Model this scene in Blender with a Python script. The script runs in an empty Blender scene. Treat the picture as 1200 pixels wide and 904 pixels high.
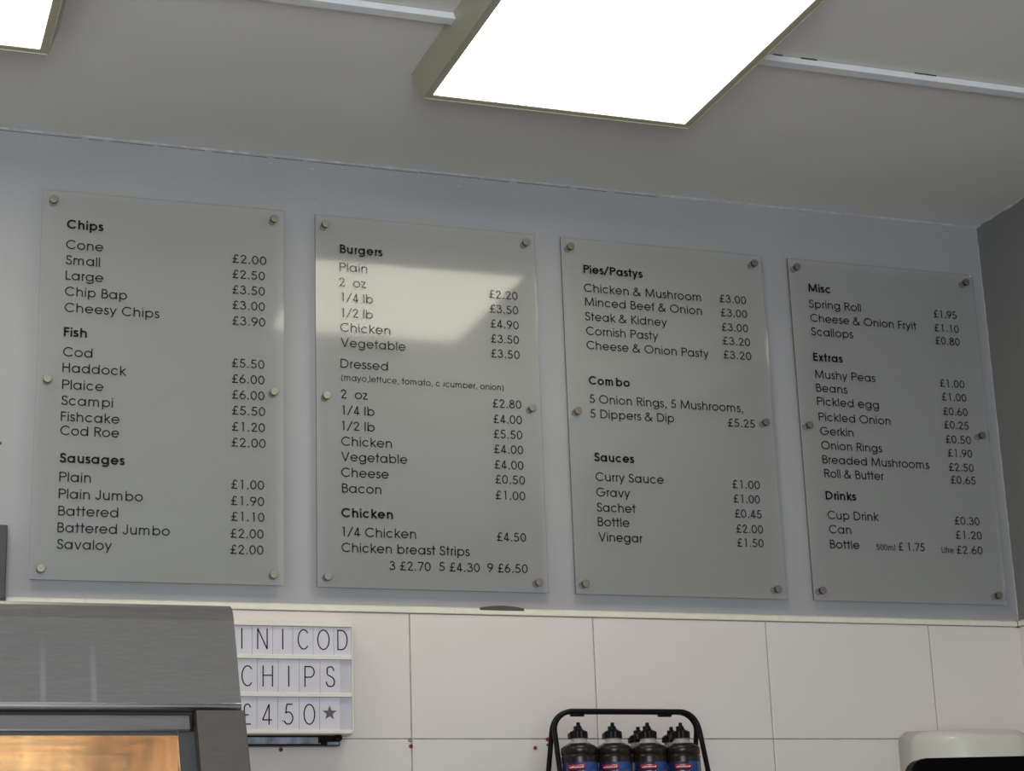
import bpy, bmesh, math, random
from mathutils import Vector, Matrix
C = bpy.context.scene.collection
scene = bpy.context.scene
random.seed(7)
PI = math.pi

# ------------------------------------------------------------------ camera
cam_data = bpy.data.cameras.new('camera')
cam = bpy.data.objects.new('camera', cam_data)
C.objects.link(cam)
right = Vector((0.94237588, -0.33282018, -0.03403577))
up = Vector((-0.06088079, -0.27063452, 0.96075516))
fwd = Vector((0.32896997, 0.90332036, 0.2753018))
m = Matrix((right, up, -fwd)).transposed().to_4x4()
m.translation = Vector((-0.35349833, -3.75412447, 1.55))
cam.matrix_world = m
cam_data.sensor_fit = 'HORIZONTAL'
cam_data.sensor_width = 36.0
cam_data.lens = 36.0 * 2233.48 / 1200.0
cam_data.clip_start = 0.05
scene.camera = cam

# ------------------------------------------------------------------ light, exposure
scene.view_settings.view_transform = 'Standard'
scene.view_settings.look = 'None'
scene.view_settings.gamma = 1.0
scene.view_settings.exposure = 0.0
scene.view_settings.use_curve_mapping = False
scene.cycles.use_denoising = True
scene.cycles.max_bounces = 10
scene.cycles.transparent_max_bounces = 16
scene.cycles.caustics_reflective = False
scene.cycles.caustics_refractive = False

world = bpy.data.worlds.new('world')
scene.world = world
world.use_nodes = True
world.node_tree.nodes['Background'].inputs[0].default_value = (0.80, 0.90, 1.0, 1)
world.node_tree.nodes['Background'].inputs[1].default_value = 1.0

def area_light(name, loc, rot, sx, sy, radiance, color):
    l = bpy.data.lights.new(name, 'AREA')
    l.shape = 'RECTANGLE'; l.size = sx; l.size_y = sy
    l.energy = radiance * PI * sx * sy
    l.color = color
    o = bpy.data.objects.new(name, l); C.objects.link(o)
    o.location = loc; o.rotation_euler = rot
    return o

PANEL_L = 6.6          # radiance of the ceiling light diffusers
area_light('shop_window_daylight', (-0.9, -6.12, 1.6), (math.radians(90), 0, 0), 2.8, 1.9, 9.5, (0.90, 0.96, 1.0))

# ------------------------------------------------------------------ materials
def new_mat(name):
    mt = bpy.data.materials.new(name); mt.use_nodes = True
    nt = mt.node_tree
    return mt, nt, nt.nodes['Principled BSDF']

def mat(name, col, rough=0.5, metal=0.0, spec=0.5, noise=0.0, nscale=30.0, bump=0.0, bscale=120.0, coat=0.0):
    mt, nt, b = new_mat(name)
    b.inputs['Base Color'].default_value = (*col, 1)
    b.inputs['Roughness'].default_value = rough
    b.inputs['Metallic'].default_value = metal
    b.inputs['Specular IOR Level'].default_value = spec
    b.inputs['Coat Weight'].default_value = coat
    tc = nt.nodes.new('ShaderNodeTexCoord')
    if noise:
        n = nt.nodes.new('ShaderNodeTexNoise'); n.inputs['Scale'].default_value = nscale
        n.inputs['Detail'].default_value = 4
        nt.links.new(tc.outputs['Object'], n.inputs['Vector'])
        r = nt.nodes.new('ShaderNodeValToRGB')
        r.color_ramp.elements[0].position = 0.3; r.color_ramp.elements[1].position = 0.7
        r.color_ramp.elements[0].color = (*[c * (1 - noise) for c in col], 1)
        r.color_ramp.elements[1].color = (*[min(1, c * (1 + noise)) for c in col], 1)
        nt.links.new(n.outputs['Fac'], r.inputs['Fac'])
        nt.links.new(r.outputs['Color'], b.inputs['Base Color'])
    if bump:
        n2 = nt.nodes.new('ShaderNodeTexNoise'); n2.inputs['Scale'].default_value = bscale
        n2.inputs['Detail'].default_value = 3
        nt.links.new(tc.outputs['Object'], n2.inputs['Vector'])
        bp = nt.nodes.new('ShaderNodeBump'); bp.inputs['Strength'].default_value = bump
        bp.inputs['Distance'].default_value = 0.002
        nt.links.new(n2.outputs['Fac'], bp.inputs['Height'])
        nt.links.new(bp.outputs['Normal'], b.inputs['Normal'])
    return mt

def brushed(name, col, rough=0.35, streaks=False):
    mt, nt, b = new_mat(name)
    b.inputs['Metallic'].default_value = 1.0
    tc = nt.nodes.new('ShaderNodeTexCoord')
    mp = nt.nodes.new('ShaderNodeMapping'); mp.inputs['Scale'].default_value = (40, 200, 700)
    nt.links.new(tc.outputs['Object'], mp.inputs['Vector'])
    n = nt.nodes.new('ShaderNodeTexNoise'); n.inputs['Scale'].default_value = 1.0; n.inputs['Detail'].default_value = 4
    nt.links.new(mp.outputs['Vector'], n.inputs['Vector'])
    r = nt.nodes.new('ShaderNodeValToRGB')
    r.color_ramp.elements[0].position = 0.25; r.color_ramp.elements[1].position = 0.75
    r.color_ramp.elements[0].color = (*[c * 0.89 for c in col], 1)
    r.color_ramp.elements[1].color = (*[c * 1.09 for c in col], 1)
    nt.links.new(n.outputs['Fac'], r.inputs['Fac'])
    nt.links.new(r.outputs['Color'], b.inputs['Base Color'])
    if streaks:                                     # two pale dried drip marks
        sp = nt.nodes.new('ShaderNodeSeparateXYZ'); nt.links.new(tc.outputs['Object'], sp.inputs[0])
        tot = None
        for x0 in (-0.1290, -0.0735):
            a = nt.nodes.new('ShaderNodeMath'); a.operation = 'SUBTRACT'; a.inputs[1].default_value = x0; nt.links.new(sp.outputs['X'], a.inputs[0])
            b_ = nt.nodes.new('ShaderNodeMath'); b_.operation = 'ABSOLUTE'; nt.links.new(a.outputs[0], b_.inputs[0])
            c_ = nt.nodes.new('ShaderNodeMapRange'); c_.inputs['From Min'].default_value = 0.0042; c_.inputs['From Max'].default_value = 0.0012
            c_.inputs['To Max'].default_value = 0.22; nt.links.new(b_.outputs[0], c_.inputs['Value'])
            z_ = nt.nodes.new('ShaderNodeMapRange'); z_.inputs['From Min'].default_value = 1.89; z_.inputs['From Max'].default_value = 1.84; nt.links.new(sp.outputs['Z'], z_.inputs['Value'])
            mlt = nt.nodes.new('ShaderNodeMath'); mlt.operation = 'MULTIPLY'; nt.links.new(c_.outputs[0], mlt.inputs[0]); nt.links.new(z_.outputs[0], mlt.inputs[1])
            if tot is None: tot = mlt
            else:
                ad = nt.nodes.new('ShaderNodeMath'); nt.links.new(tot.outputs[0], ad.inputs[0]); nt.links.new(mlt.outputs[0], ad.inputs[1]); tot = ad
        mx = nt.nodes.new('ShaderNodeMixRGB'); mx.inputs[2].default_value = (0.75, 0.75, 0.80, 1)
        nt.links.new(tot.outputs[0], mx.inputs[0]); nt.links.new(r.outputs['Color'], mx.inputs[1]); nt.links.new(mx.outputs[0], b.inputs['Base Color'])
    mr = nt.nodes.new('ShaderNodeMapRange')
    mr.inputs['To Min'].default_value = rough - 0.05; mr.inputs['To Max'].default_value = rough + 0.08
    nt.links.new(n.outputs['Fac'], mr.inputs['Value'])
    nt.links.new(mr.outputs['Result'], b.inputs['Roughness'])
    bp = nt.nodes.new('ShaderNodeBump'); bp.inputs['Strength'].default_value = 0.07; bp.inputs['Distance'].default_value = 0.001
    nt.links.new(n.outputs['Fac'], bp.inputs['Height'])
    nt.links.new(bp.outputs['Normal'], b.inputs['Normal'])
    return mt

def emit(name, col, strength):
    mt = bpy.data.materials.new(name); mt.use_nodes = True
    nt = mt.node_tree; nt.nodes.clear()
    e = nt.nodes.new('ShaderNodeEmission'); e.inputs[0].default_value = (*col, 1); e.inputs[1].default_value = strength
    o = nt.nodes.new('ShaderNodeOutputMaterial'); nt.links.new(e.outputs[0], o.inputs[0])
    return mt

def acrylic(name, tint, body, body_fac, rough):
    """clear sheet: passes light, has a faint milky body and a fresnel gloss"""
    mt = bpy.data.materials.new(name); mt.use_nodes = True
    nt = mt.node_tree; nt.nodes.clear()
    t = nt.nodes.new('ShaderNodeBsdfTransparent'); t.inputs[0].default_value = (*tint, 1)
    d = nt.nodes.new('ShaderNodeBsdfDiffuse'); d.inputs[0].default_value = (*body, 1)
    g = nt.nodes.new('ShaderNodeBsdfGlossy'); g.inputs['Roughness'].default_value = rough
    f = nt.nodes.new('ShaderNodeFresnel'); f.inputs['IOR'].default_value = 1.44
    a = nt.nodes.new('ShaderNodeMixShader'); a.inputs[0].default_value = body_fac
    b = nt.nodes.new('ShaderNodeMixShader')
    o = nt.nodes.new('ShaderNodeOutputMaterial')
    nt.links.new(t.outputs[0], a.inputs[1]); nt.links.new(d.outputs[0], a.inputs[2])
    nt.links.new(f.outputs[0], b.inputs[0]); nt.links.new(a.outputs[0], b.inputs[1]); nt.links.new(g.outputs[0], b.inputs[2])
    nt.links.new(b.outputs[0], o.inputs[0])
    return mt

M = {
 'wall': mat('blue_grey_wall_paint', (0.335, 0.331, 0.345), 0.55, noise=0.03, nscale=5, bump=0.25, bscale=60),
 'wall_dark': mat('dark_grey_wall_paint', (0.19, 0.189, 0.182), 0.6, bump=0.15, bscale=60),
 'ceiling': mat('white_ceiling_paint', (0.755, 0.735, 0.71), 0.8, noise=0.02, nscale=4, bump=0.12, bscale=40),
 'room': mat('pale_wall_paint', (0.68, 0.67, 0.66), 0.8),
 'floor': mat('grey_floor_tile', (0.40, 0.39, 0.38), 0.5, noise=0.1, nscale=8),
 'tile': mat('cream_glazed_tile', (0.695, 0.645, 0.615), 0.22, noise=0.012, nscale=3, bump=0.05, bscale=9),
 'grout': mat('beige_grout', (0.36, 0.33, 0.28), 0.9, noise=0.3, nscale=40),
 'trim': mat('cream_plastic_trim', (0.74, 0.71, 0.60), 0.35, noise=0.04, nscale=60),
 'dirt': mat('brown_sealant', (0.10, 0.075, 0.04), 0.9, noise=0.4, nscale=90),
 'bead': mat('painted_filler', (0.46, 0.46, 0.47), 0.8, noise=0.25, nscale=50),
 'frame': mat('cream_light_frame', (0.42, 0.385, 0.285), 0.4, noise=0.03, nscale=20),
 'trunk': mat('white_trunking', (0.80, 0.82, 0.84), 0.4, noise=0.03, nscale=30),
 'dark_gap': mat('dark_gap', (0.03, 0.03, 0.03), 0.9),
 'diffuser': emit('lit_diffuser', (1.0, 0.955, 0.78), PANEL_L),
 'acrylic': acrylic('clear_acrylic', (0.985, 0.985, 0.975), (0.70, 0.70, 0.66), 0.14, 0.08),
 'acrylic_edge': acrylic('acrylic_edge', (0.36, 0.37, 0.30), (0.13, 0.13, 0.10), 0.6, 0.1),
 'vinyl': mat('black_vinyl', (0.005, 0.005, 0.005), 0.14, spec=0.28),
 'nickel': mat('brushed_nickel', (0.30, 0.265, 0.21), 0.45, metal=0.85),
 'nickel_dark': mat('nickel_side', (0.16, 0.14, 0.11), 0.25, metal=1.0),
 'nickel_rim_shade': mat('nickel_rim_shade', (0.035, 0.03, 0.024), 0.35, metal=0.8),  # cap sides: their shade is put into this darker colour
 'steel': brushed('brushed_steel', (0.34, 0.33, 0.328), 0.34),
 'steel_hood': brushed('brushed_hood_steel', (0.34, 0.33, 0.328), 0.34, True),
 'steel_post': brushed('satin_steel', (0.235, 0.215, 0.20), 0.36),
 'steel_dark': mat('dark_steel', (0.10, 0.10, 0.10), 0.4, metal=0.6),
 'steel_edge': mat('steel_edge_highlight', (0.85, 0.85, 0.87), 0.32, metal=1.0),  # paler than the cabinet steel, paints the highlight along the lips
 'liner': mat('lamp_tinted_steel_liner', (0.52, 0.31, 0.15), 0.24, metal=0.9, noise=0.65, nscale=14, bump=0.5, bscale=22),  # stainless steel with the orange lamp glow put into its colour
 'glass': acrylic('glass_pane', (0.93, 0.94, 0.92), (0.3, 0.28, 0.25), 0.03, 0.02),
 'lamp': emit('heat_lamp', (1.0, 0.58, 0.24), 12.0),
 'box_frame': mat('cream_white_plastic', (0.72, 0.70, 0.63), 0.4, noise=0.03, nscale=40),
 'box_film': mat('lavender_white_film', (0.50, 0.49, 0.55), 0.5),
 'letter_film': mat('clear_letter_film', (0.64, 0.615, 0.67), 0.16, noise=0.04, nscale=30, bump=0.25, bscale=50),
 'letter_black': mat('letter_black', (0.006, 0.006, 0.006), 0.5, spec=0.1),
 'star_grey': mat('star_grey', (0.10, 0.085, 0.10), 0.45),
 'rail_grey': mat('blue_grey_rail', (0.20, 0.23, 0.29), 0.35, metal=0.3, noise=0.5, nscale=45),
 'black_plastic': mat('black_plastic', (0.005, 0.005, 0.0055), 0.3, spec=0.12),
 'screen_black': mat('screen_black', (0.0012, 0.0012, 0.0012), 0.25, spec=0.03),
 'black_wire': mat('black_coated_wire', (0.006, 0.006, 0.006), 0.35, spec=0.15),
 'bottle': mat('dark_bottle', (0.018, 0.012, 0.011), 0.25, spec=0.3, noise=0.15, nscale=20),
 'bottle_neck': mat('clear_bottle_neck', (0.34, 0.32, 0.28), 0.25, noise=0.1, nscale=40),
 'label_blue': mat('blue_label', (0.018, 0.065, 0.24), 0.25, noise=0.35, nscale=35, coat=0.4),
 'label_navy': mat('navy_label', (0.012, 0.016, 0.07), 0.25, coat=0.4),
 'label_red': mat('red_label', (0.30, 0.018, 0.032), 0.25, coat=0.4),
 'label_brown': mat('brown_picture', (0.16, 0.045, 0.025), 0.3, noise=0.6, nscale=160, coat=0.4),
 'label_white': mat('white_print', (0.75, 0.70, 0.70), 0.3),
 'label_yellow': mat('yellow_print', (0.72, 0.55, 0.16), 0.3),
 'dispenser': mat('white_dispenser_plastic', (0.64, 0.63, 0.565), 0.16),
 'plug_red': mat('red_wall_plug', (0.22, 0.015, 0.015), 0.5),
 'screw': mat('steel_screw', (0.30, 0.29, 0.28), 0.35, metal=0.9),
 'plug_dark': mat('dark_screw_head', (0.07, 0.06, 0.05), 0.5),
 'metal_box': mat('dark_grey_metal_box', (0.05, 0.048, 0.051), 0.4, metal=0.3, noise=0.1, nscale=20),
 'counter': mat('grey_counter', (0.30, 0.29, 0.28), 0.4),
}

# ------------------------------------------------------------------ mesh helpers
def link(name, bm, mt, parent=None, smooth=False, mts=None):
    me = bpy.data.meshes.new(name); bm.to_mesh(me); bm.free()
    for x in (mts or [mt]): me.materials.append(x)
    if smooth:
        for p in me.polygons: p.use_smooth = True
    o = bpy.data.objects.new(name, me); C.objects.link(o)
    if parent is not None: o.parent = parent
    return o

def tag(o, label=None, cat=None, group=None, kind=None):
    if label: o['label'] = label
    if cat: o['category'] = cat
    if group: o['group'] = group
    if kind: o['kind'] = kind
    return o

def empty(name, loc, label, cat, group=None, rotz=0):
    o = bpy.data.objects.new(name, None); C.objects.link(o)
    o.location = loc; o.rotation_euler = (0, 0, rotz); o.empty_display_size = 0.05
    return tag(o, label, cat, group)

def box(bm, x0, x1, y0, y1, z0, z1, bev=0.0, seg=2):
    b2 = bmesh.new()
    vs = [b2.verts.new((x, y, z)) for x in (x0, x1) for y in (y0, y1) for z in (z0, z1)]
    for f in ((0,1,3,2),(4,6,7,5),(0,4,5,1),(2,3,7,6),(0,2,6,4),(1,5,7,3)):
        b2.faces.new([vs[i] for i in f])
    if bev: bmesh.ops.bevel(b2, geom=b2.edges[:], offset=bev, segments=seg, profile=0.5, affect='EDGES')
    merge(bm, b2)

def merge(bm, b2, mi=None):
    bmesh.ops.recalc_face_normals(b2, faces=b2.faces[:])
    mp = {v: bm.verts.new(v.co) for v in b2.verts}
    for f in b2.faces:
        try:
            nf = bm.faces.new([mp[v] for v in f.verts]); nf.smooth = f.smooth
            nf.material_index = f.material_index if mi is None else mi
        except ValueError: pass
    b2.free()

def prism(bm, prof, x0, x1, axis='X', bev=0.0):
    """extrude a closed profile; axis X: profile (y,z); axis Y: profile (x,z); axis Z: profile (x,y)"""
    b2 = bmesh.new()
    def P(a, b, t): return {'X': (t, a, b), 'Y': (a, t, b), 'Z': (a, b, t)}[axis]
    A = [b2.verts.new(P(a, b, x0)) for a, b in prof]; B = [b2.verts.new(P(a, b, x1)) for a, b in prof]
    n = len(prof)
    b2.faces.new(A); b2.faces.new(B[::-1])
    for i in range(n): b2.faces.new((A[i], B[i], B[(i+1) % n], A[(i+1) % n]))
    if bev: bmesh.ops.bevel(b2, geom=b2.edges[:], offset=bev, segments=2, profile=0.5, affect='EDGES')
    merge(bm, b2)

def lathe(bm, prof, seg=28, axis='Z', origin=(0,0,0), smooth=True, cap=True):
    b2 = bmesh.new(); rings = []
    for r, h in prof:
        ring = []
        for i in range(seg):
            a = 2*PI*i/seg; x, y = r*math.cos(a), r*math.sin(a)
            co = (x, y, h) if axis == 'Z' else (x, -h, y)     # axis 'Y': h runs towards -y
            ring.append(b2.verts.new((co[0]+origin[0], co[1]+origin[1], co[2]+origin[2])))
        rings.append(ring)
    for a, b in zip(rings, rings[1:]):
        for i in range(seg):
            f = b2.faces.new((a[i], a[(i+1)%seg], b[(i+1)%seg], b[i])); f.smooth = smooth
    if cap:
        b2.faces.new(rings[0]); b2.faces.new(rings[-1])
    merge(bm, b2)

def tube(bm, pts, r, seg=10):
    b2 = bmesh.new(); rings = []
    pts = [Vector(p) for p in pts]; n = None
    for i, p in enumerate(pts):
        t = (pts[min(i+1, len(pts)-1)] - pts[max(i-1, 0)]).normalized()
        if n is None:
            n = t.orthogonal().normalized()
        n = (n - t*n.dot(t)).normalized(); bb = t.cross(n)
        rings.append([b2.verts.new(p + r*(math.cos(2*PI*k/seg)*n + math.sin(2*PI*k/seg)*bb)) for k in range(seg)])
    for a, b in zip(rings, rings[1:]):
        for i in range(seg):
            f = b2.faces.new((a[i], a[(i+1)%seg], b[(i+1)%seg], b[i])); f.smooth = True
    b2.faces.new(rings[0]); b2.faces.new(rings[-1])
    merge(bm, b2)

# ------------------------------------------------------------------ geometric stroke lettering
def arc(cx, cy, rx, ry, a0, a1, n=None):
    n = n or max(4, int(abs(a1-a0)/12))
    return [(cx + rx*math.cos(math.radians(a0+(a1-a0)*i/n)), cy + ry*math.sin(math.radians(a0+(a1-a0)*i/n))) for i in range(n+1)]
def spline(P, n=6):
    out = []
    Q = [P[0]] + list(P) + [P[-1]]
    for i in range(1, len(Q)-2):
        p0, p1, p2, p3 = Q[i-1:i+3]
        for k in range(n):
            t = k/n
            out.append(tuple(0.5*((2*p1[d]) + (p2[d]-p0[d])*t + (2*p0[d]-5*p1[d]+4*p2[d]-p3[d])*t*t + (3*p1[d]-p0[d]-3*p2[d]+p3[d])*t**3) for d in (0, 1)))
    out.append(P[-1]); return out
CAP, XH = 0.74, 0.552
def glyph(ch, w):
    """advance and centre lines of one letter of a geometric sans; w is the pen width in em"""
    h = w/2; C_, X, D = CAP, XH, -0.19
    ry = X/2 - h; cy = X/2
    def ring(cx, rx): return arc(cx, cy, rx, ry, 0, 360, 32)
    dot = lambda x, y: [(x, y-h*1.3), (x, y+h*1.3)]
    if ch == ' ': return 0.277, []
    if ch in 'ad':
        return 0.683, [ring(0.04+0.275, 0.275-h), [(0.605-h, 0), (0.605-h, X if ch == 'a' else C_)]]
    if ch in 'bp\x02':
        st = {'b': (0, C_), 'p': (D, X), '\x02': (0, X)}[ch]
        return 0.682, [ring(0.078+0.275, 0.275-h), [(0.078+h, st[0]), (0.078+h, st[1])]]
    if ch in 'gq':
        s = [ring(0.04+0.275, 0.275-h), [(0.605-h, X), (0.605-h, -0.01)] + arc(0.33, -0.01, 0.275-h, 0.19-h, 0, -158)]
        return 0.673, s
    if ch == 'c': return 0.605, [arc(0.04+0.275, cy, 0.275-h, ry, 40, 320)]
    if ch == 'e': return 0.650, [[(0.04+h, cy), (0.605-h, cy)] + arc(0.04+0.283, cy, 0.283-h, ry, 0, 325)[1:]]
    if ch == 'f': return 0.314, [[(0.11+h, 0), (0.11+h, C_-0.12)] + arc(0.11+h+0.11, C_-0.12, 0.11, 0.12-h, 180, 90)[1:] + [(0.29, C_-h)], [(0.02, X-h), (0.28, X-h)]]
    if ch in 'hn':
        return 0.610, [[(0.075+h, 0), (0.075+h, C_ if ch == 'h' else X)], arc(0.305, X-0.23, 0.23-h, 0.23-h, 180, 0) + [(0.535-h, 0)]]
    if ch == 'm':
        r = 0.205
        return 0.938, [[(0.075+h, 0), (0.075+h, X)], arc(0.075+r, X-r, r-h, r-h, 180, 0) + [(0.075+2*r-h, 0)],
                       arc(0.075+3*r-2*h, X-r, r-h, r-h, 180, 0) + [(0.075+4*r-3*h, 0)]]
    if ch == 'u': return 0.608, [[(0.075+h, X), (0.075+h, 0.23)] + arc(0.305, 0.23, 0.23-h, 0.23-h, 180, 360)[1:] + [(0.535-h, 0.23)], [(0.535-h, 0), (0.535-h, X)]]
    if ch == '\x01': return 0.608, [arc(0.305, 0.23, 0.23-h, 0.23-h, 285, 360) + [(0.535-h, X)]]
    if ch in 'iı': return 0.200, [[(0.1, 0), (0.1, X-max(0, w-0.08)*0.7)], [(0.1, C_-h*2.2), (0.1, C_)]]
    if ch == 'l': return 0.200, [[(0.1, 0), (0.1, C_)]]
    if ch == 'j': return 0.203, [[(0.1, X), (0.1, D+0.05)], [(0.1, C_-h*2.2), (0.1, C_)]]
    if ch == 'k': return 0.502, [[(0.075+h, 0), (0.075+h, C_)], [(0.44, X), (0.075+h, 0.25)], [(0.19, 0.325), (0.47, 0)]]
    if ch == 'o': return 0.655, [ring(0.3275, 0.285-h)]
    if ch == 'r': return 0.301, [[(0.075+h, 0), (0.075+h, X)], arc(0.29, X-0.2, 0.29-0.075-h, 0.2-h, 180, 92)]
    if ch == 's':
        return 0.388, [spline([(0.325, 0.44), (0.26, X-h-0.012), (0.185, X-h), (0.095, X-h-0.03), (0.062+h, 0.41), (0.10, 0.325), (0.20, 0.28), (0.30, 0.235), (0.345-h*.6, 0.145), (0.29, h+0.025), (0.19, h), (0.09, h+0.03), (0.035+h*.5, 0.13)])]
    if ch == 't': return 0.339, [[(0.17, 0), (0.17, C_)], [(0.02, X-h), (0.32, X-h)]]
    if ch == 'v': return 0.554, [[(0.03+h, X), (0.277, 0), (0.524-h, X)]]
    if ch == 'w': return 0.831, [[(0.03+h, X), (0.22, 0), (0.415, X), (0.61, 0), (0.80-h, X)]]
    if ch == 'x': return 0.480, [[(0.03+h, X), (0.45-h, 0)], [(0.45-h, X), (0.03+h, 0)]]
    if ch == 'y': return 0.536, [[(0.02+h, X), (0.27, 0.02)], [(0.516-h, X), (0.15, D)]]
    if ch == 'z': return 0.425, [[(0.035, X-h), (0.385-h, X-h), (0.045+h*.4, h), (0.395, h)]]
    K = C_/2; R = K - h
    if ch == 'A': return 0.740, [[(0.03, 0), (0.37, C_), (0.71, 0)], [(0.15, 0.22), (0.59, 0.22)]]
    if ch == 'B':
        m_ = 0.395
        return 0.574, [[(0.085+h, 0), (0.085+h, C_)],
            [(0.085+h, C_-h), (0.30, C_-h)] + arc(0.30, (C_-h+m_)/2, 0.165-h*.3, (C_-h-m_)/2, 90, -90)[1:] + [(0.085+h, m_)],
            [(0.30, m_), (0.32, m_)] + arc(0.32, (m_+h)/2, 0.205-h*.3, (m_-h)/2, 90, -90)[1:] + [(0.085+h, h)]]
    if ch == 'C': return 0.765, [arc(0.04+0.38, K, 0.38-h, R, 42, 318, 30)]
    if ch == 'D': return 0.744, [[(0.085+h, h), (0.085+h, C_-h), (0.32, C_-h)] + arc(0.32, K, 0.38-h, R, 90, -90, 22)[1:] + [(0.085+h, h)]]
    if ch == 'E': return 0.536, [[(0.48, C_-h), (0.085+h, C_-h), (0.085+h, h), (0.48, h)], [(0.085+h, 0.395), (0.46, 0.395)]]
    if ch == 'F': return 0.485, [[(0.45, C_-h), (0.085+h, C_-h), (0.085+h, 0)], [(0.085+h, 0.395), (0.43, 0.395)]]
    if ch == 'G': return 0.872, [arc(0.04+0.385, K, 0.385-h, R, 45, 360, 32) + [(0.46, K)]]
    if ch == 'H': return 0.683, [[(0.085+h, 0), (0.085+h, C_)], [(0.60-h, 0), (0.60-h, C_)], [(0.085+h, 0.395), (0.60-h, 0.395)]]
    if ch == 'I': return 0.226, [[(0.113, 0), (0.113, C_)]]
    if ch == 'J': return 0.482, [[(0.40-h, C_), (0.40-h, 0.19)] + arc(0.215, 0.19, 0.185-h, 0.19-h, 0, -180)[1:]]
    if ch == 'K': return 0.591, [[(0.085+h, 0), (0.085+h, C_)], [(0.52, C_), (0.085+h, 0.30)], [(0.20, 0.42), (0.56, 0)]]
    if ch == 'L': return 0.462, [[(0.085+h, C_), (0.085+h, h), (0.44, h)]]
    if ch == 'M': return 0.919, [[(0.07+h, 0), (0.13+h*.6, C_), (0.46, 0.06), (0.79-h*.6, C_), (0.85-h, 0)]]
    if ch == 'N': return 0.740, [[(0.085+h, 0), (0.085+h, C_), (0.655-h, 0), (0.655-h, C_)]]
    if ch == 'O': return 0.869, [arc(0.4345, K, 0.395-h, R, 0, 360, 40)]
    if ch == 'P': return 0.592, [[(0.085+h, 0), (0.085+h, C_-h), (0.34, C_-h)] + arc(0.34, C_-0.21, 0.215-h*.3, 0.21-h, 90, -90)[1:] + [(0.085+h, C_-0.42+h)]]
    if ch == 'R': return 0.607, [[(0.085+h, 0), (0.085+h, C_-h), (0.33, C_-h)] + arc(0.33, C_-0.20, 0.205-h*.3, 0.20-h, 90, -90)[1:] + [(0.085+h, C_-0.40+h)], [(0.33, C_-0.40+h), (0.55, 0)]]
    if ch == 'S':
        return 0.498, [spline([(0.42, 0.57), (0.36, C_-h-0.025), (0.25, C_-h), (0.12, C_-h-0.04), (0.075+h, 0.56), (0.12, 0.445), (0.24, 0.385), (0.37, 0.325), (0.46-h, 0.20), (0.39, h+0.035), (0.25, h), (0.11, h+0.04), (0.04+h*.5, 0.19)])]
    if ch == 'V': return 0.702, [[(0.03+h, C_), (0.351, 0), (0.672-h, C_)]]
    if ch == '0': return 0.554, [arc(0.277, K, 0.237-h, R, 0, 360, 36)]
    if ch == '1': return 0.554, [[(0.20, C_-h-0.02), (0.315, C_-h), (0.315, 0)]]
    if ch == '2': return 0.554, [[(0.065+h, 0.52)] + arc(0.27, 0.53, 0.205-h, 0.21-h, 178, -28) + [(0.075+h, h), (0.50, h)]]
    if ch == '3': return 0.554, [arc(0.265, 0.555, 0.175-h*.5, 0.185-h, 165, -88), arc(0.265, 0.205+h*.4, 0.225-h*.5, 0.205-h*.6, 92, -168)]
    if ch == '4': return 0.554, [[(0.52, 0.17), (0.05+h, 0.17), (0.40-h, C_-0.02), (0.40-h, 0)]]
    if ch == '5': return 0.554, [[(0.46, C_-h), (0.19, C_-h), (0.13, 0.40)] + arc(0.255, 0.235, 0.235-h, 0.235-h, 118, -155)]
    if ch == '6': return 0.554, [arc(0.277, 0.225, 0.237-h, 0.225-h, 0, 360, 28), [(0.36, C_), (0.09, 0.34)]]
    if ch == '8': return 0.554, [arc(0.277, 0.565, 0.175-h*.5, 0.175-h, 0, 360, 26), arc(0.277, 0.205, 0.237-h, 0.205-h, 0, 360, 28)]
    if ch == '9': return 0.554, [arc(0.277, C_-0.225, 0.237-h, 0.225-h, 0, 360, 28), [(0.194, 0), (0.464, 0.40)]]
    if ch == '7': return 0.554, [[(0.06, C_-h), (0.48, C_-h), (0.20, 0)]]
    if ch == '£': return 0.554, [[(0.06, h), (0.50, h)], arc(0.335, 0.56, 0.165-h, 0.18-h, 15, 180) + spline([(0.17+h, 0.56), (0.20, 0.42), (0.225, 0.28), (0.19, 0.12), (0.08, h)])[1:], [(0.06, 0.345), (0.40, 0.345)]]
    if ch == '&': return 0.757, [spline([(0.66, 0.0), (0.45, 0.25), (0.22, 0.53), (0.20, 0.65), (0.30, C_-h), (0.40, 0.65), (0.39, 0.55), (0.24, 0.42), (0.09, 0.28), (0.07, 0.15), (0.17, 0.04), (0.30, h), (0.46, 0.08), (0.58, 0.22), (0.65, 0.33)])]
    if ch == '/': return 0.437, [[(0.03, -0.04), (0.40, C_+0.02)]]
    if ch == '(': return 0.369, [arc(0.47, 0.29, 0.33, 0.50, 130, 230, 12)]
    if ch == ')': return 0.369, [arc(-0.10, 0.29, 0.33, 0.50, 50, -50, 12)]
    if ch == '.': return 0.277, [dot(0.133, h*1.3), dot(0.145, h*1.3)]
    if ch == ',': return 0.277, [[(0.155, w*1.2), (0.11, -0.10)]]
    return 0.5, []

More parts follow.
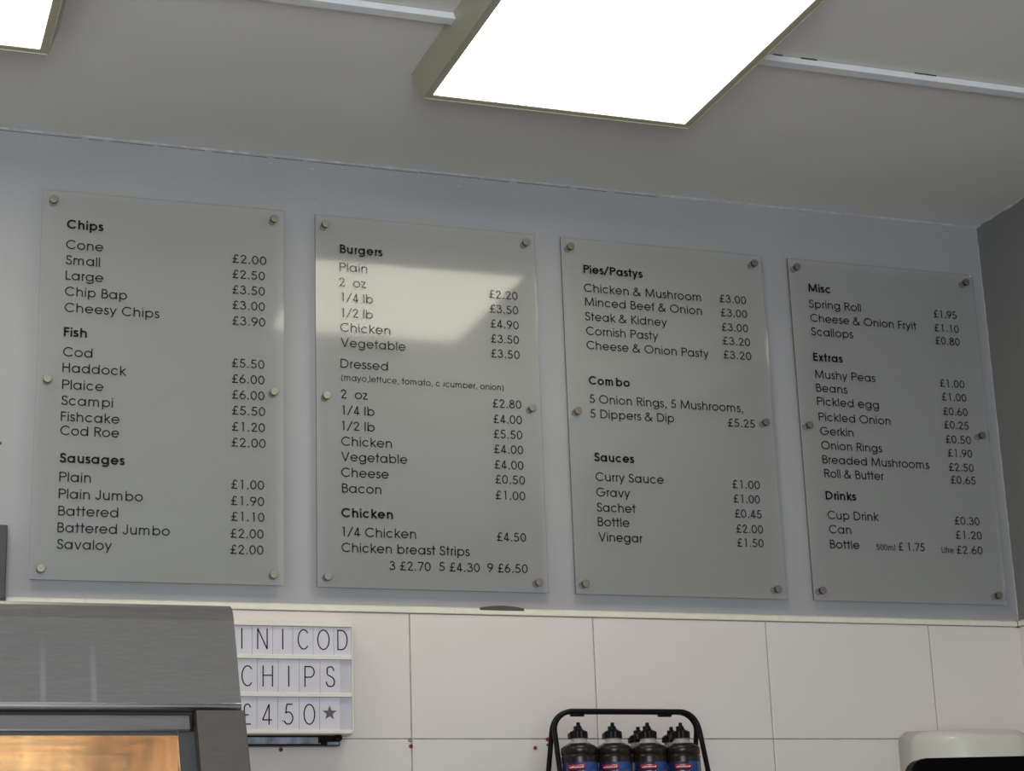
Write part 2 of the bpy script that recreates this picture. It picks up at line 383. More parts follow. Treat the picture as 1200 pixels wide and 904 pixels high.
def ribbon(bm, pts, hw, y, thick):
    """flat pen stroke in the x-z plane, front face at y, extruded back by thick"""
    P = [Vector(p) for p in pts]; Q = [P[0]]
    for p in P[1:]:
        if (p - Q[-1]).length > 1e-6: Q.append(p)
    P = Q
    if len(P) < 2: return
    for i in range(1, len(P)-1):                    # split at sharp corners
        if (P[i]-P[i-1]).normalized().dot((P[i+1]-P[i]).normalized()) < -0.3:
            ribbon(bm, P[:i+1], hw, y, thick); ribbon(bm, P[i:], hw, y, thick); return
    closed = (P[0]-P[-1]).length < 1e-6 and len(P) > 3
    if closed: P = P[:-1]
    n = len(P); L = []; Rr = []
    for i in range(n):
        a = P[i-1] if (i > 0 or closed) else None
        b = P[(i+1) % n] if (i < n-1 or closed) else None
        d1 = (P[i]-a).normalized() if a is not None else None
        d2 = (b-P[i]).normalized() if b is not None else None
        d1 = d2 if d1 is None else d1
        d2 = d1 if d2 is None else d2
        n1 = Vector((-d1.y, d1.x)); n2 = Vector((-d2.y, d2.x))
        mm = n1 + n2
        if mm.length < 1e-4: mm = n1.copy()
        mm.normalize()
        k = hw / max(0.5, mm.dot(n1))
        L.append(P[i] + mm*k); Rr.append(P[i] - mm*k)
    def V(p, yy): return bm.verts.new((p.x, yy, p.y))
    lf = [V(p, y) for p in L]; rf = [V(p, y) for p in Rr]
    lb = [V(p, y+thick) for p in L]; rb = [V(p, y+thick) for p in Rr]
    for i in range(n if closed else n-1):
        j = (i+1) % n
        for q in ((lf[i], rf[i], rf[j], lf[j]), (lb[i], lb[j], rb[j], rb[i]), (lf[i], lf[j], lb[j], lb[i]), (rf[i], rb[i], rb[j], rf[j])):
            bm.faces.new(q)
    if not closed:
        bm.faces.new((lf[0], lb[0], rb[0], rf[0])); bm.faces.new((lf[-1], rf[-1], rb[-1], lb[-1]))

def lettering(bm, text, u0, u1, v, cap, pen, y, thick=0.0003, shear=0.0, mx=None):
    """write text from u0 to u1 on the line v; pen is the stroke width as a share of the cap height"""
    w = pen*CAP; x = 0; strokes = []
    for ch in text:
        adv, st = glyph(ch, w)
        strokes += [[(a+x, b) for a, b in s] for s in st]
        x += adv
    xs = [a for s in strokes for a, b in s]
    lo, hi = min(xs)-w/2, max(xs)+w/2
    sz = cap/CAP; sx = (u1-u0)/(hi-lo) if u1 is not None else sz*(mx or 1)
    for s in strokes:
        ribbon(bm, [(u0 + (a-lo)*sx + shear*b*sz, v + b*sz) for a, b in s], w/2*sz, y, thick)

# ================================================================== THE ROOM
ZC, XR, XL, YF = 3.178, 2.244, -3.2, -6.0
ZT, ZL, Z2 = 2.2031, 2.1876, 1.9311          # trim top, first tile row top, second row top
def structure(name, bm, mt, parent=None, smooth=False):
    o = link(name, bm, mt, parent, smooth)
    if parent is None: o['kind'] = 'structure'
    return o

bm = bmesh.new(); box(bm, XL-0.15, XR+0.15, YF-0.15, 0.15, -0.1, 0); structure('floor', bm, M['floor'])
bm = bmesh.new(); box(bm, XL-0.15, XR+0.15, YF-0.15, 0.15, ZC, ZC+0.1); structure('ceiling', bm, M['ceiling'])
bm = bmesh.new(); box(bm, XL, XR, 0, 0.12, 0, ZC); structure('wall_back', bm, M['wall'])
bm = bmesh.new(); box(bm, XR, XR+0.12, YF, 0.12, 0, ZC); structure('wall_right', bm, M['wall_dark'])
bm = bmesh.new(); box(bm, XL-0.12, XL, YF, 0.12, 0, ZC); structure('wall_left', bm, M['room'])
bm = bmesh.new()                                # shop front with its window opening
WX0, WX1, WZ0, WZ1 = -2.3, 0.5, 0.65, 2.55
box(bm, XL, WX0, YF-0.1, YF, 0, ZC); box(bm, WX1, XR, YF-0.1, YF, 0, ZC)
box(bm, WX0, WX1, YF-0.1, YF, 0, WZ0); box(bm, WX0, WX1, YF-0.1, YF, WZ1, ZC)
structure('wall_front', bm, M['room'])
bm = bmesh.new()
for x in (WX0, (WX0+WX1)/2-0.025, WX1-0.05): box(bm, x, x+0.05, YF-0.08, YF-0.02, WZ0, WZ1)
for z in (WZ0, WZ1-0.05): box(bm, WX0+0.05, WX1-0.05, YF-0.08, YF-0.02, z, z+0.05)
structure('window_1', bm, M['box_frame'])

# tiles on the lower back wall
TX = [0.76884, 1.17594, 1.58558, 1.99788]; TW = 0.4097
joints = [TX[0]-TW*k for k in range(9, 0, -1)] + TX
def tile_wall(axis):
    b = bmesh.new(); g = 0.0013
    zs = [ZL] + [Z2 - 0.2564*k for k in range(0, 8)]
    cols = [XL] + [j for j in joints if j > XL+0.02] + [XR-0.002] if axis == 'back' else [-TW*k - 0.002 for k in range(0, 14)][::-1]
    for a0, a1 in zip(cols, cols[1:]):
        for z1, z0 in zip(zs, zs[1:]):
            jit = random.uniform(-0.0004, 0.0004)
            if axis == 'back': box(b, a0+g, a1-g, -0.0055+jit, -0.0005, z0+g, z1-g*0.6, 0.0012)
            else: box(b, XR-0.0055+jit, XR-0.0005, a0+g, a1-g, z0+g, z1-g*0.6, 0.0012)
    return b
o = structure('wall_back_tiling', tile_wall('back'), M['tile'])
bm = bmesh.new(); box(bm, XL, XR, -0.0024, 0, 0.14, ZL); structure('grout', bm, M['grout'], o)
o = structure('wall_right_tiling', tile_wall('right'), M['tile'])
bm = bmesh.new(); box(bm, XR-0.0024, XR, -5.4, 0, 0.14, ZL); structure('grout', bm, M['grout'], o)

# cream edging strip along the top of the tiles
prof = [(0, ZL+0.0006), (-0.0085, ZL+0.0006), (-0.0095, ZL+0.002), (-0.0095, ZL+0.0105), (-0.0078, ZL+0.0128), (-0.0042, ZT-0.0012), (-0.0016, ZT), (0, ZT)]
seams = [-0.0405, 0.110, 0.868, 1.62, XR-0.0105]
bm = bmesh.new()
for a, b_ in zip(seams, seams[1:]): prism(bm, prof, a+0.0004, b_-0.0004)
prism(bm, prof, XL, -0.095)
structure('trim_1', bm, M['trim'])
bm = bmesh.new()
prism(bm, [(XR+p, z) for p, z in prof], -5.4, -0.0105, 'Y'); structure('trim_2', bm, M['trim'])
bm = bmesh.new()                                # brown dirty sealant in the corner and under the strip
box(bm, XR-0.0112, XR-0.0015, -0.0112, -0.001, ZL-0.002, ZL+0.0014, 0.0005)
box(bm, XR-0.0108, XR-0.0096, -0.0108, -0.0096, ZL, ZT-0.004)
structure('trim_3', bm, M['dirt'])
# rough painted filler where walls meet the ceiling
def bead(pts_fn, n, r):
    b = bmesh.new(); pts = []
    for i in range(n+1):
        p = pts_fn(i/n); pts.append(p)
    b2 = bmesh.new(); rings = []
    for p, (dy, dz) in pts:
        k = r*random.uniform(0.35, 1.25)
        rings.append([b2.verts.new((p[0]+dy[0]*c*k + dz[0]*s*k, p[1]+dy[1]*c*k + dz[1]*s*k, p[2]+dy[2]*c*k+dz[2]*s*k)) for c, s in ((0,0),(1,0),(.6,.6),(0,1))])
    for a, c in zip(rings, rings[1:]):
        for i in range(3): b2.faces.new((a[i], a[i+1], c[i+1], c[i]))
        b2.faces.new((a[3], a[0], c[0], c[3]))
    merge(b, b2); return b
DY, DZ = (0, -1, 0), (0, 0, -1)
structure('trim_4', bead(lambda t: ((XL + (XR-XL)*t, 0.0004, ZC+0.0004), (DY, DZ)), 420, 0.0042), M['bead'])
structure('trim_5', bead(lambda t: ((XR+0.0004, -4*t, ZC+0.0004), ((-1, 0, 0), DZ)), 300, 0.0042), M['bead'])
structure('trim_6', bead(lambda t: ((XR+0.0004, 0.0004, ZT + (ZC-ZT)*t), ((-1, 0, 0), DY)), 90, 0.0032), M['wall'])
# hairline crack along the wall head
bm = bmesh.new()
x = XL
while x < 1.3:
    l = random.uniform(0.03, 0.16); z = ZC - 0.0056 - random.uniform(0, 0.0012)
    box(bm, x, x+l, -0.0006, 0.0002, z, z+0.0008); x += l + random.uniform(0.0, 0.02)
structure('trim_7', bm, M['dark_gap'])
# pale flecks of bare filler in the paint
bm = bmesh.new()
flecks = [(0.58, 3.072, 0.016, 0.0016, -35)] + [(random.uniform(-0.2, 2.2), ZC-0.008-abs(random.gauss(0, 0.012)), random.uniform(0.002, 0.008), 0.0012, random.uniform(-15, 15)) for _ in range(46)]
for fx, fz, fl, fw, fa in flecks:
    b2 = bmesh.new(); box(b2, -fl/2, fl/2, -0.0006, 0.0002, -fw/2, fw/2)
    bmesh.ops.rotate(b2, verts=b2.verts[:], cent=(0,0,0), matrix=Matrix.Rotation(math.radians(-fa), 3, 'Y'))
    bmesh.ops.translate(b2, verts=b2.verts[:], vec=(fx, 0, fz)); merge(bm, b2)
structure('trim_8', bm, M['bead'])

# ================================================================== CEILING LIGHTS
BASE, FL, DEP, EY = 0.605, 0.017, 0.056, 0.014
def make_light(loc, label):
    """loc = centre of the base on the ceiling"""
    t = empty('ceiling_light', loc, label, 'ceiling light', 'square ceiling lights')
    b = bmesh.new(); h0 = BASE/2; h1 = h0-FL; h2 = h1-0.0170
    rings = []
    for h, z in ((h0, 0), (h0-0.001, -0.004), (h1+0.001, -DEP+0.004), (h1, -DEP), (h1, -DEP-0.0020), (h1-0.0014, -DEP-0.0020), (h1-0.0022, -DEP-0.0002), (h2+0.0012, -DEP-0.0004), (h2, -DEP+0.0006), (h2, -DEP+0.009)):
        rings.append([b.verts.new((sx*h, sy*(h+EY), z)) for sx, sy in ((-1,-1),(1,-1),(1,1),(-1,1))])
    for a, c in zip(rings, rings[1:]):
        for i in range(4): b.faces.new((a[i], a[(i+1)%4], c[(i+1)%4], c[i]))
    b.faces.new(rings[0])
    bmesh.ops.recalc_face_normals(b, faces=b.faces[:])
    link('light_frame', b, M['frame'], t)
    b = bmesh.new(); box(b, -h2+0.0004, h2-0.0004, -h2-EY+0.0004, h2+EY-0.0004, -DEP+0.0008, -DEP+0.006)
    link('diffuser', b, M['diffuser'], t)
    return t
LY = -0.467 - BASE/2 - EY
make_light((0.958, LY, ZC), 'large lit square ceiling panel light in a cream frame, above the middle menu boards')
make_light((-0.328, LY, ZC), 'lit square ceiling panel light cut off by the top left corner of the photo')

def trunking(x0, x1, label):
    t = empty('cable_trunking', (x0, -0.727, ZC), label, 'cable trunking', 'white trunking between the ceiling lights')
    L = x1-x0; b = bmesh.new()
    box(b, 0, L, -0.013, 0.013, -0.0135, -0.0008, 0.0012); link('trunking_channel', b, M['trunk'], t)
    for k in range(3 if L > 0.8 else 1):
        a = (0.055, 0.115, 0.37)[k] if L > 0.8 else 0.2
        b = bmesh.new(); box(b, a, a + (0.02, 0.035, 0.05)[k], -0.0142, -0.0128, -0.0022, -0.0002)
        link('joint_gap', b, M['dark_gap'], t)
trunking(1.256, XR-0.001, 'white cable trunking on the ceiling running from the big light to the right wall')
trunking(-0.031, 0.662, 'white cable trunking on the ceiling joining the left and the big light')

# ================================================================== MENU BOARDS
TEXT = [
 [
  ('Chips', 'h', 0.0497, 0.1237, 0.7244),
  ('Cone', 'e', 0.0495, 0.1238, 0.6803),
  ('£2.00', 'p', 0.3890, 0.4619, 0.6791),
  ('Small', 'e', 0.0496, 0.1182, 0.6470),
  ('£2.50', 'p', 0.3893, 0.4588, 0.6450),
  ('Large', 'e', 0.0505, 0.1254, 0.6139),
  ('£3.50', 'p', 0.3895, 0.4589, 0.6110),
  ('Chip Bap', 'e', 0.0501, 0.1741, 0.5799),
  ('£3.00', 'p', 0.3897, 0.4590, 0.5772),
  ('Cheesy Chips', 'e', 0.0502, 0.2405, 0.5455),
  ('£3.90', 'p', 0.3899, 0.4600, 0.5430),
  ('Fish', 'h', 0.0503, 0.0963, 0.4938),
  ('Cod', 'e', 0.0501, 0.1081, 0.4521),
  ('£5.50', 'p', 0.3895, 0.4581, 0.4513),
  ('Haddock', 'e', 0.0501, 0.1762, 0.4189),
  ('£6.00', 'p', 0.3897, 0.4582, 0.4176),
  ('Plaice', 'e', 0.0506, 0.1315, 0.3839),
  ('£6.00', 'p', 0.3901, 0.4582, 0.3838),
  ('Scampi', 'e', 0.0495, 0.1512, 0.3511),
  ('£5.50', 'p', 0.3904, 0.4600, 0.3502),
  ('Fishcake', 'e', 0.0500, 0.1650, 0.3180),
  ('£1.20', 'p', 0.3906, 0.4595, 0.3161),
  ('Cod Roe', 'e', 0.0499, 0.1646, 0.2894),
  ('£2.00', 'p', 0.3897, 0.4612, 0.2828),
  ('Sausages', 'h', 0.0500, 0.1773, 0.2335),
  ('Plain', 'e', 0.0507, 0.1120, 0.1951),
  ('£1.00', 'p', 0.3898, 0.4580, 0.1952),
  ('Plain Jumbo', 'e', 0.0507, 0.2143, 0.1612),
  ('£1.90', 'p', 0.3894, 0.4581, 0.1613),
  ('Battered', 'e', 0.0508, 0.1668, 0.1269),
  ('£1.10', 'p', 0.3902, 0.4587, 0.1288),
  ('Battered Jumbo', 'e', 0.0503, 0.2688, 0.0937),
  ('£2.00', 'p', 0.3888, 0.4571, 0.0941),
  ('Savaloy', 'e', 0.0498, 0.1560, 0.0608),
  ('£2.00', 'p', 0.3890, 0.4567, 0.0613),
 ],
 [
  ('Burgers', 'h', 0.0535, 0.1484, 0.7223),
  ('Plain', 'e', 0.0527, 0.1135, 0.6813),
  ('2  oz', 'e', 0.0513, 0.1115, 0.6470),
  ('£2.20', 'p', 0.3875, 0.4542, 0.6476),
  ('1/4 lb', 'e', 0.0555, 0.1256, 0.6133),
  ('£3.50', 'p', 0.3879, 0.4545, 0.6143),
  ('1/2 lb', 'e', 0.0556, 0.1246, 0.5790),
  ('£4.90', 'p', 0.3884, 0.4543, 0.5801),
  ('Chicken', 'e', 0.0524, 0.1625, 0.5461),
  ('£3.50', 'p', 0.3883, 0.4536, 0.5461),
  ('Vegetable', 'e', 0.0535, 0.1955, 0.5126),
  ('£3.50', 'p', 0.3872, 0.4539, 0.5122),
  ('Dressed', 'e', 0.0526, 0.1562, 0.4663),
  ('(mayo,lettuce, tomato, c\x01cum\x02er, onion)', 's', 0.0538, 0.4143, 0.4386),
  ('2  oz', 'e', 0.0528, 0.1116, 0.3996),
  ('£2.80', 'p', 0.3873, 0.4537, 0.3999),
  ('1/4 lb', 'e', 0.0547, 0.1249, 0.3648),
  ('£4.00', 'p', 0.3880, 0.4536, 0.3653),
  ('1/2 lb', 'e', 0.0538, 0.1249, 0.3311),
  ('£5.50', 'p', 0.3875, 0.4535, 0.3320),
  ('Chicken', 'e', 0.0524, 0.1616, 0.2976),
  ('£4.00', 'p', 0.3870, 0.4541, 0.2988),
  ('Vegetable', 'e', 0.0521, 0.1944, 0.2649),
  ('£4.00', 'p', 0.3870, 0.4534, 0.2646),
  ('Cheese', 'e', 0.0517, 0.1536, 0.2312),
  ('£0.50', 'p', 0.3877, 0.4557, 0.2323),
  ('Bacon', 'e', 0.0531, 0.1371, 0.1977),
  ('£1.00', 'p', 0.3872, 0.4550, 0.1979),
  ('Chicken', 'h', 0.0509, 0.1613, 0.1459),
  ('1/4 Chicken', 'e', 0.0522, 0.2106, 0.1062),
  ('£4.50', 'p', 0.3871, 0.4533, 0.1079),
  ('Chicken breast Strips', 'e', 0.0508, 0.3267, 0.0732),
  ('3 £2.70', 'p', 0.1510, 0.2406, 0.0390),
  ('5 £4.30', 'p', 0.2584, 0.3479, 0.0399),
  ('9 £6.50', 'p', 0.3644, 0.4543, 0.0408),
 ],
 [
  ('Pies/Pastys', 'h', 0.0513, 0.1954, 0.7246),
  ('Chicken & Mushroom', 'e', 0.0507, 0.3372, 0.6803),
  ('£3.00', 'p', 0.3830, 0.4511, 0.6822),
  ('Minced Beef & Onion', 'e', 0.0512, 0.3371, 0.6478),
  ('£3.00', 'p', 0.3838, 0.4513, 0.6489),
  ('Steak & Kidney', 'e', 0.0500, 0.2486, 0.6134),
  ('£3.00', 'p', 0.3835, 0.4509, 0.6142),
  ('Cornish Pasty', 'e', 0.0509, 0.2250, 0.5797),
  ('£3.20', 'p', 0.3838, 0.4538, 0.5812),
  ('Cheese & Onion Pasty', 'e', 0.0504, 0.3476, 0.5466),
  ('£3.20', 'p', 0.3831, 0.4545, 0.5482),
  ('Combo', 'h', 0.0515, 0.1495, 0.4653),
  ('5 Onion Rings, 5 Mushrooms,', 'e', 0.0513, 0.4240, 0.4232),
  ('5 Dippers & Dip', 'e', 0.0514, 0.2519, 0.3898),
  ('£5.25', 'p', 0.3830, 0.4514, 0.3883),
  ('Sauces', 'h', 0.0558, 0.1506, 0.2918),
  ('Curry Sauce', 'e', 0.0570, 0.2181, 0.2482),
  ('£1.00', 'p', 0.3836, 0.4526, 0.2468),
  ('Gravy', 'e', 0.0570, 0.1363, 0.2139),
  ('£1.00', 'p', 0.3842, 0.4501, 0.2139),
  ('Sachet', 'e', 0.0565, 0.1489, 0.1803),
  ('£0.45', 'p', 0.3847, 0.4523, 0.1801),
  ('Bottle', 'e', 0.0572, 0.1310, 0.1485),
  ('£2.00', 'p', 0.3858, 0.4526, 0.1459),
  ('Vinegar', 'e', 0.0572, 0.1607, 0.1152),
  ('£1.50', 'p', 0.3859, 0.4514, 0.1145),
 ],
 [
  ('Misc', 'h', 0.0484, 0.1073, 0.7268),
  ('Spring Roll', 'e', 0.0466, 0.1835, 0.6874),
  ('£1.95', 'p', 0.3799, 0.4434, 0.6889),
  ('Cheese & Onion Fryit', 'e', 0.0476, 0.3306, 0.6531),
  ('£1.10', 'p', 0.3778, 0.4459, 0.6540),
  ('Scallops', 'e', 0.0463, 0.1566, 0.6197),
  ('£0.80', 'p', 0.3772, 0.4446, 0.6221),
  ('Extras', 'h', 0.0465, 0.1238, 0.5579),
  ('Mushy Peas', 'e', 0.0478, 0.2053, 0.5164),
  ('£1.00', 'p', 0.3773, 0.4454, 0.5168),
  ('Beans', 'e', 0.0477, 0.1286, 0.4838),
  ('£1.00', 'p', 0.3794, 0.4468, 0.4835),
  ('Pickled egg', 'e', 0.0471, 0.2084, 0.4517),
  ('£0.60', 'p', 0.3789, 0.4462, 0.4481),
  ('Pickled Onion', 'e', 0.0484, 0.2352, 0.4149),
  ('£0.25', 'p', 0.3781, 0.4454, 0.4151),
  ('Gerkin', 'e', 0.0492, 0.1348, 0.3813),
  ('£0.50', 'p', 0.3782, 0.4473, 0.3801),
  ('Onion Rings', 'e', 0.0488, 0.2064, 0.3478),
  ('£1.90', 'p', 0.3805, 0.4468, 0.3472),
  ('Breaded Mushrooms', 'e', 0.0490, 0.3274, 0.3145),
  ('£2.50', 'p', 0.3793, 0.4474, 0.3130),
  ('Roll & Butter', 'e', 0.0511, 0.2049, 0.2820),
  ('£0.65', 'p', 0.3811, 0.4492, 0.2826),
  ('Drinks', 'h', 0.0496, 0.1281, 0.2307),
  ('Cup Drink', 'e', 0.0506, 0.1818, 0.1855),
  ('£0.30', 'p', 0.3807, 0.4477, 0.1855),
  ('Can', 'e', 0.0514, 0.1075, 0.1528),
  ('£1.20', 'p', 0.3795, 0.4503, 0.1520),
  ('Bottle', 'e', 0.0508, 0.1255, 0.1186),
  ('500ml', 's', 0.1685, 0.2172, 0.1186),
  ('£ 1.75', 'p', 0.2256, 0.2947, 0.1193),
  ('Litre', 's', 0.3392, 0.3704, 0.1179),
  ('£2.60', 'p', 0.3781, 0.4481, 0.1169),
 ],
]

ZB, BW, BH = 2.2355, 0.5015, 0.8084
BX = [0.0012, 0.5716, 1.1353, 1.7042]
BLABEL = ['clear acrylic menu board headed Chips, Fish and Sausages, leftmost on the wall',
          'clear acrylic menu board headed Burgers and Chicken, with the light reflected in it',
          'clear acrylic menu board headed Pies/Pastys, Combo and Sauces',
          'clear acrylic menu board headed Misc, Extras and Drinks, beside the dark right wall']
YS0, YS1, CAPH, TK = -0.0130, -0.0185, 0.0197, 1.00336
st_b = bmesh.new(); lathe(st_b, [(0.0078, 0), (0.0078, 0.0015), (0.0070, 0.003), (0.0070, 0.0129)], 24, 'Y')
cap_b = bmesh.new(); lathe(cap_b, [(0.0078, 0.0186), (0.0082, 0.0190), (0.0082, 0.0246), (0.0079, 0.0252), (0.0064, 0.0254), (0.0, 0.0254)], 28, 'Y', smooth=False, cap=False)
cap_b.normal_update()
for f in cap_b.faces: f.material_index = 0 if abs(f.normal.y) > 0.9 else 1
stand0 = link('standoff', st_b, M['nickel_dark']); cap0 = link('standoff_cap', cap_b, None, stand0, mts=[M['nickel'], M['nickel_rim_shade']])
first = [True]
for bi in range(4):
    t = empty('menu_board', (BX[bi], 0, ZB), BLABEL[bi], 'menu board', 'acrylic menu boards on the back wall', math.radians((-0.5, 0, 0, 0)[bi]))
    b = bmesh.new(); box(b, 0, BW, YS1, YS0, 0, BH)
    for f in b.faces:
        f.material_index = 0 if abs(f.normal.y) > 0.5 else 1
    bmesh.ops.recalc_face_normals(b, faces=b.faces[:])
    for f in b.faces: f.material_index = 0 if abs(f.normal.y) > 0.5 else 1
    link('acrylic_sheet', b, None, t, mts=[M['acrylic'], M['acrylic_edge']])
    for sx, sz in ((0.0218, BH-0.0218), (BW-0.0218, BH-0.0218), (0.0218, BH/2), (BW-0.0218, BH/2), (0.0218, 0.0218), (BW-0.0218, 0.0218)):
        if first[0]: s, c = stand0, cap0; first[0] = False
        else:
            s = stand0.copy(); C.objects.link(s); c = cap0.copy(); C.objects.link(c); c.parent = s
        s.parent = t; s.location = (sx, 0, sz)
    for text, kind, u0, u1, v in TEXT[bi]:
        b = bmesh.new()
        cap, pen = {'h': (CAPH, 0.185), 'e': (CAPH, 0.118), 'p': (CAPH*0.96, 0.118), 's': (CAPH*0.70, 0.115)}[kind]
        lettering(b, text, u0*TK, u1*TK, v*TK, cap, pen, YS1-0.0005, 0.0003)
        link({'h': 'heading_lettering', 'p': 'price_lettering', 'e': 'item_lettering', 's': 'small_lettering'}[kind], b, M['vinyl'], t)

# ================================================================== LETTER SIGN AND ITS RAIL
t = empty('wall_rail', (0.30, 0, 1.9157), 'blue grey metal rail with a black end cap, under the white letter sign', 'wall rail')
b = bmesh.new(); box(b, 0, 0.313, -0.030, -0.006, 0, 0.0196, 0.001); link('rail_body', b, M['black_plastic'], t)
b = bmesh.new(); box(b, 0.004, 0.268, -0.0325, -0.0298, 0.0032, 0.0168, 0.0008); box(b, 0.287, 0.311, -0.0325, -0.0298, 0.0015, 0.0075, 0.0006); link('rail_face', b, M['rail_grey'], t)
b = bmesh.new(); lathe(b, [(0.0075, 0.0), (0.0075, 0.034), (0.0062, 0.036), (0, 0.0362)], 24, 'Y', (0.308, -0.004, 0.0148)); link('end_cap', b, M['black_plastic'], t)
b = bmesh.new(); box(b, 0.272, 0.301, -0.0335, -0.0298, 0.007, 0.0125, 0.0015); link('end_clamp', b, M['black_plastic'], t)
for sx, sz, r in ((0.172, 0.0105, 0.0028), (0.271, 0.0042, 0.0018), (0.290, 0.003, 0.0016)):
    b = bmesh.new(); lathe(b, [(r, 0.0296), (r, 0.0336), (r*0.5, 0.0342), (0, 0.0342)], 14, 'Y', (sx, 0, sz)); link('rail_screw', b, M['screw'], t)

t = empty('letter_sign', (0.302, 0, 1.9357), 'white letter sign reading INICOD, CHIPS, £450 and a star, beside the steel cabinet', 'letter sign')
SW, SH = 0.3325, 0.2210
b = bmesh.new()
box(b, 0, SW, -0.052, -0.0075, 0, 0.004, 0.001); box(b, 0, SW, -0.052, -0.0075, SH-0.004, SH, 0.001)
box(b, 0, 0.004, -0.052, -0.0075, 0.004, SH-0.004); box(b, SW-0.0028, SW, -0.056, -0.0075, 0.004, SH-0.004, 0.0008)
box(b, 0.004, SW-0.003, -0.0115, -0.0075, 0.004, SH-0.004)
link('sign_case', b, M['box_frame'], t)
b = bmesh.new(); box(b, 0.004, SW-0.003, -0.0525, -0.0500, 0.004, SH-0.004); link('backing_film', b, M['box_film'], t)
RZ = [(0.0009, 0.0082), (0.0725, 0.0808), (0.1468, 0.1552), (0.2122, 0.2206)]
for z0, z1 in RZ:
    b = bmesh.new(); box(b, 0.0005, SW-0.0042, -0.0605, -0.0522, z0, z1, 0.0008); link('slot_rail', b, M['box_frame'], t)
NW = {'M': .022, 'N': .0205, 'C': .0205, 'O': .0245, 'D': .0205, 'H': .0205, 'P': .0205, 'S': .0185, '£': .0205, '4': .0205, '5': .0190, '0': .0235}
def letter(ch, x0, x1, z0, z1, base, cap):
    X0, X1 = x0-0.302+0.0004, x1-0.302-0.0004
    b = bmesh.new(); box(b, X0, X1, -0.0548, -0.0532, z0+0.0004, z1-0.0004); tl = link('letter_tile', b, M['letter_film'], t)
    b = bmesh.new(); cx = (X0+X1)/2; y = -0.0552
    if ch == '*':
        prof = []
        for k in range(10):
            r = 0.0150 if k % 2 == 0 else 0.0062; a = PI/2 + k*PI/5
            prof.append((cx + r*math.cos(a)-0.0005, (z0+z1)/2+0.001 + r*math.sin(a)))
        prism(b, prof, y-0.0002, y+0.0002, 'Y'); link('star', b, M['star_grey'], tl); return
    if ch == 'I': ribbon(b, [(cx+0.0003, base), (cx, base+cap)], 0.0012, y, 0.0003)
    else: lettering(b, ch, cx-NW[ch]/2, cx+NW[ch]/2, base, cap, 0.058, y, 0.0003)
    if ch == '5': ribbon(b, [(X0+0.0078, base+0.0072), (X0+0.0096, base+0.0072)], 0.0009, y, 0.0003)
    link('letter', b, M['letter_black'], tl)
for word, xs, z0, z1, base, cap in (
        ('MINICOD', [0.3481, 0.3885, 0.4301, 0.4711, 0.5116, 0.5532, 0.5952, 0.6315], 0.1552, 0.2122, 0.1661, 0.0410),
        ('CHIPS', [0.3991, 0.4405, 0.4823, 0.5243, 0.5667, 0.6085], 0.0808, 0.1468, 0.0926, 0.0413),
        ('£450*', [0.3978, 0.4399, 0.4814, 0.5241, 0.5654, 0.6070], 0.0082, 0.0725, 0.0183, 0.0410)):
    for ch, x0, x1 in zip(word, xs, xs[1:]): letter(ch, x0, x1, z0, z1, base, cap)

# ================================================================== SHELF, BOTTLE RACK AND BOTTLES
t = empty('wall_shelf', (0.85, 0, 1.585), 'steel shelf on the tiled wall under the bottle rack', 'shelf')
b = bmesh.new(); box(b, 0, 0.72, -0.36, -0.006, 0, 0.025, 0.003); link('shelf_board', b, M['steel'], t)
for x in (0.08, 0.62):
    b = bmesh.new(); prism(b, [(-0.006, -0.0002), (-0.33, -0.0002), (-0.33, -0.02), (-0.006, -0.2)], x, x+0.02); link('shelf_bracket', b, M['steel'], t)

RX, RY, RZ0 = 1.1585, -0.20, 1.6102
t = empty('bottle_rack', (RX, RY, RZ0), 'black wire rack with a rounded hoop handle holding the sauce bottles', 'bottle rack')
HT = 1.9655-RZ0
def hoop(sgn):
    pts = []; hw = 0.157; R_ = 0.040; zt = HT
    def yy(z): return sgn*(0.0055 + max(0, (zt-0.030-z))*0.30)
    for z in [0.006 + (zt-R_-0.006)*k/14 for k in range(15)]: pts.append((-hw-0.02*(zt-R_-z), yy(z), z))
    for k in range(1, 10):
        a = PI - k*PI/2/9; z = zt-R_+R_*math.sin(a); pts.append((-hw+R_+R_*math.cos(a), yy(z), z))
    return pts + [(-x, y, z) for x, y, z in reversed(pts)]
for sgn in (-1, 1):
    b = bmesh.new(); tube(b, hoop(sgn), 0.0052, 10); link('hoop', b, M['black_wire'], t)
for x in (-0.105, 0.085):
    b = bmesh.new(); tube(b, [(x-0.014, 0, HT-0.0056), (x+0.014, 0, HT-0.0056)], 0.0046, 8); link('weld_plate', b, M['black_wire'], t)
b = bmesh.new()
for z in (0.055, 0.13):
    for y in (-0.082, 0.082): tube(b, [(-0.160, y, z), (0.160, y, z)], 0.003, 6)
    for x in (-0.160, 0.160): tube(b, [(x, -0.082, z), (x, 0.082, z)], 0.003, 6)
for k in range(11): tube(b, [(-0.150+0.03*k, -0.082, 0.055), (-0.150+0.03*k, 0.082, 0.055)], 0.002, 6)
link('basket', b, M['black_wire'], t)

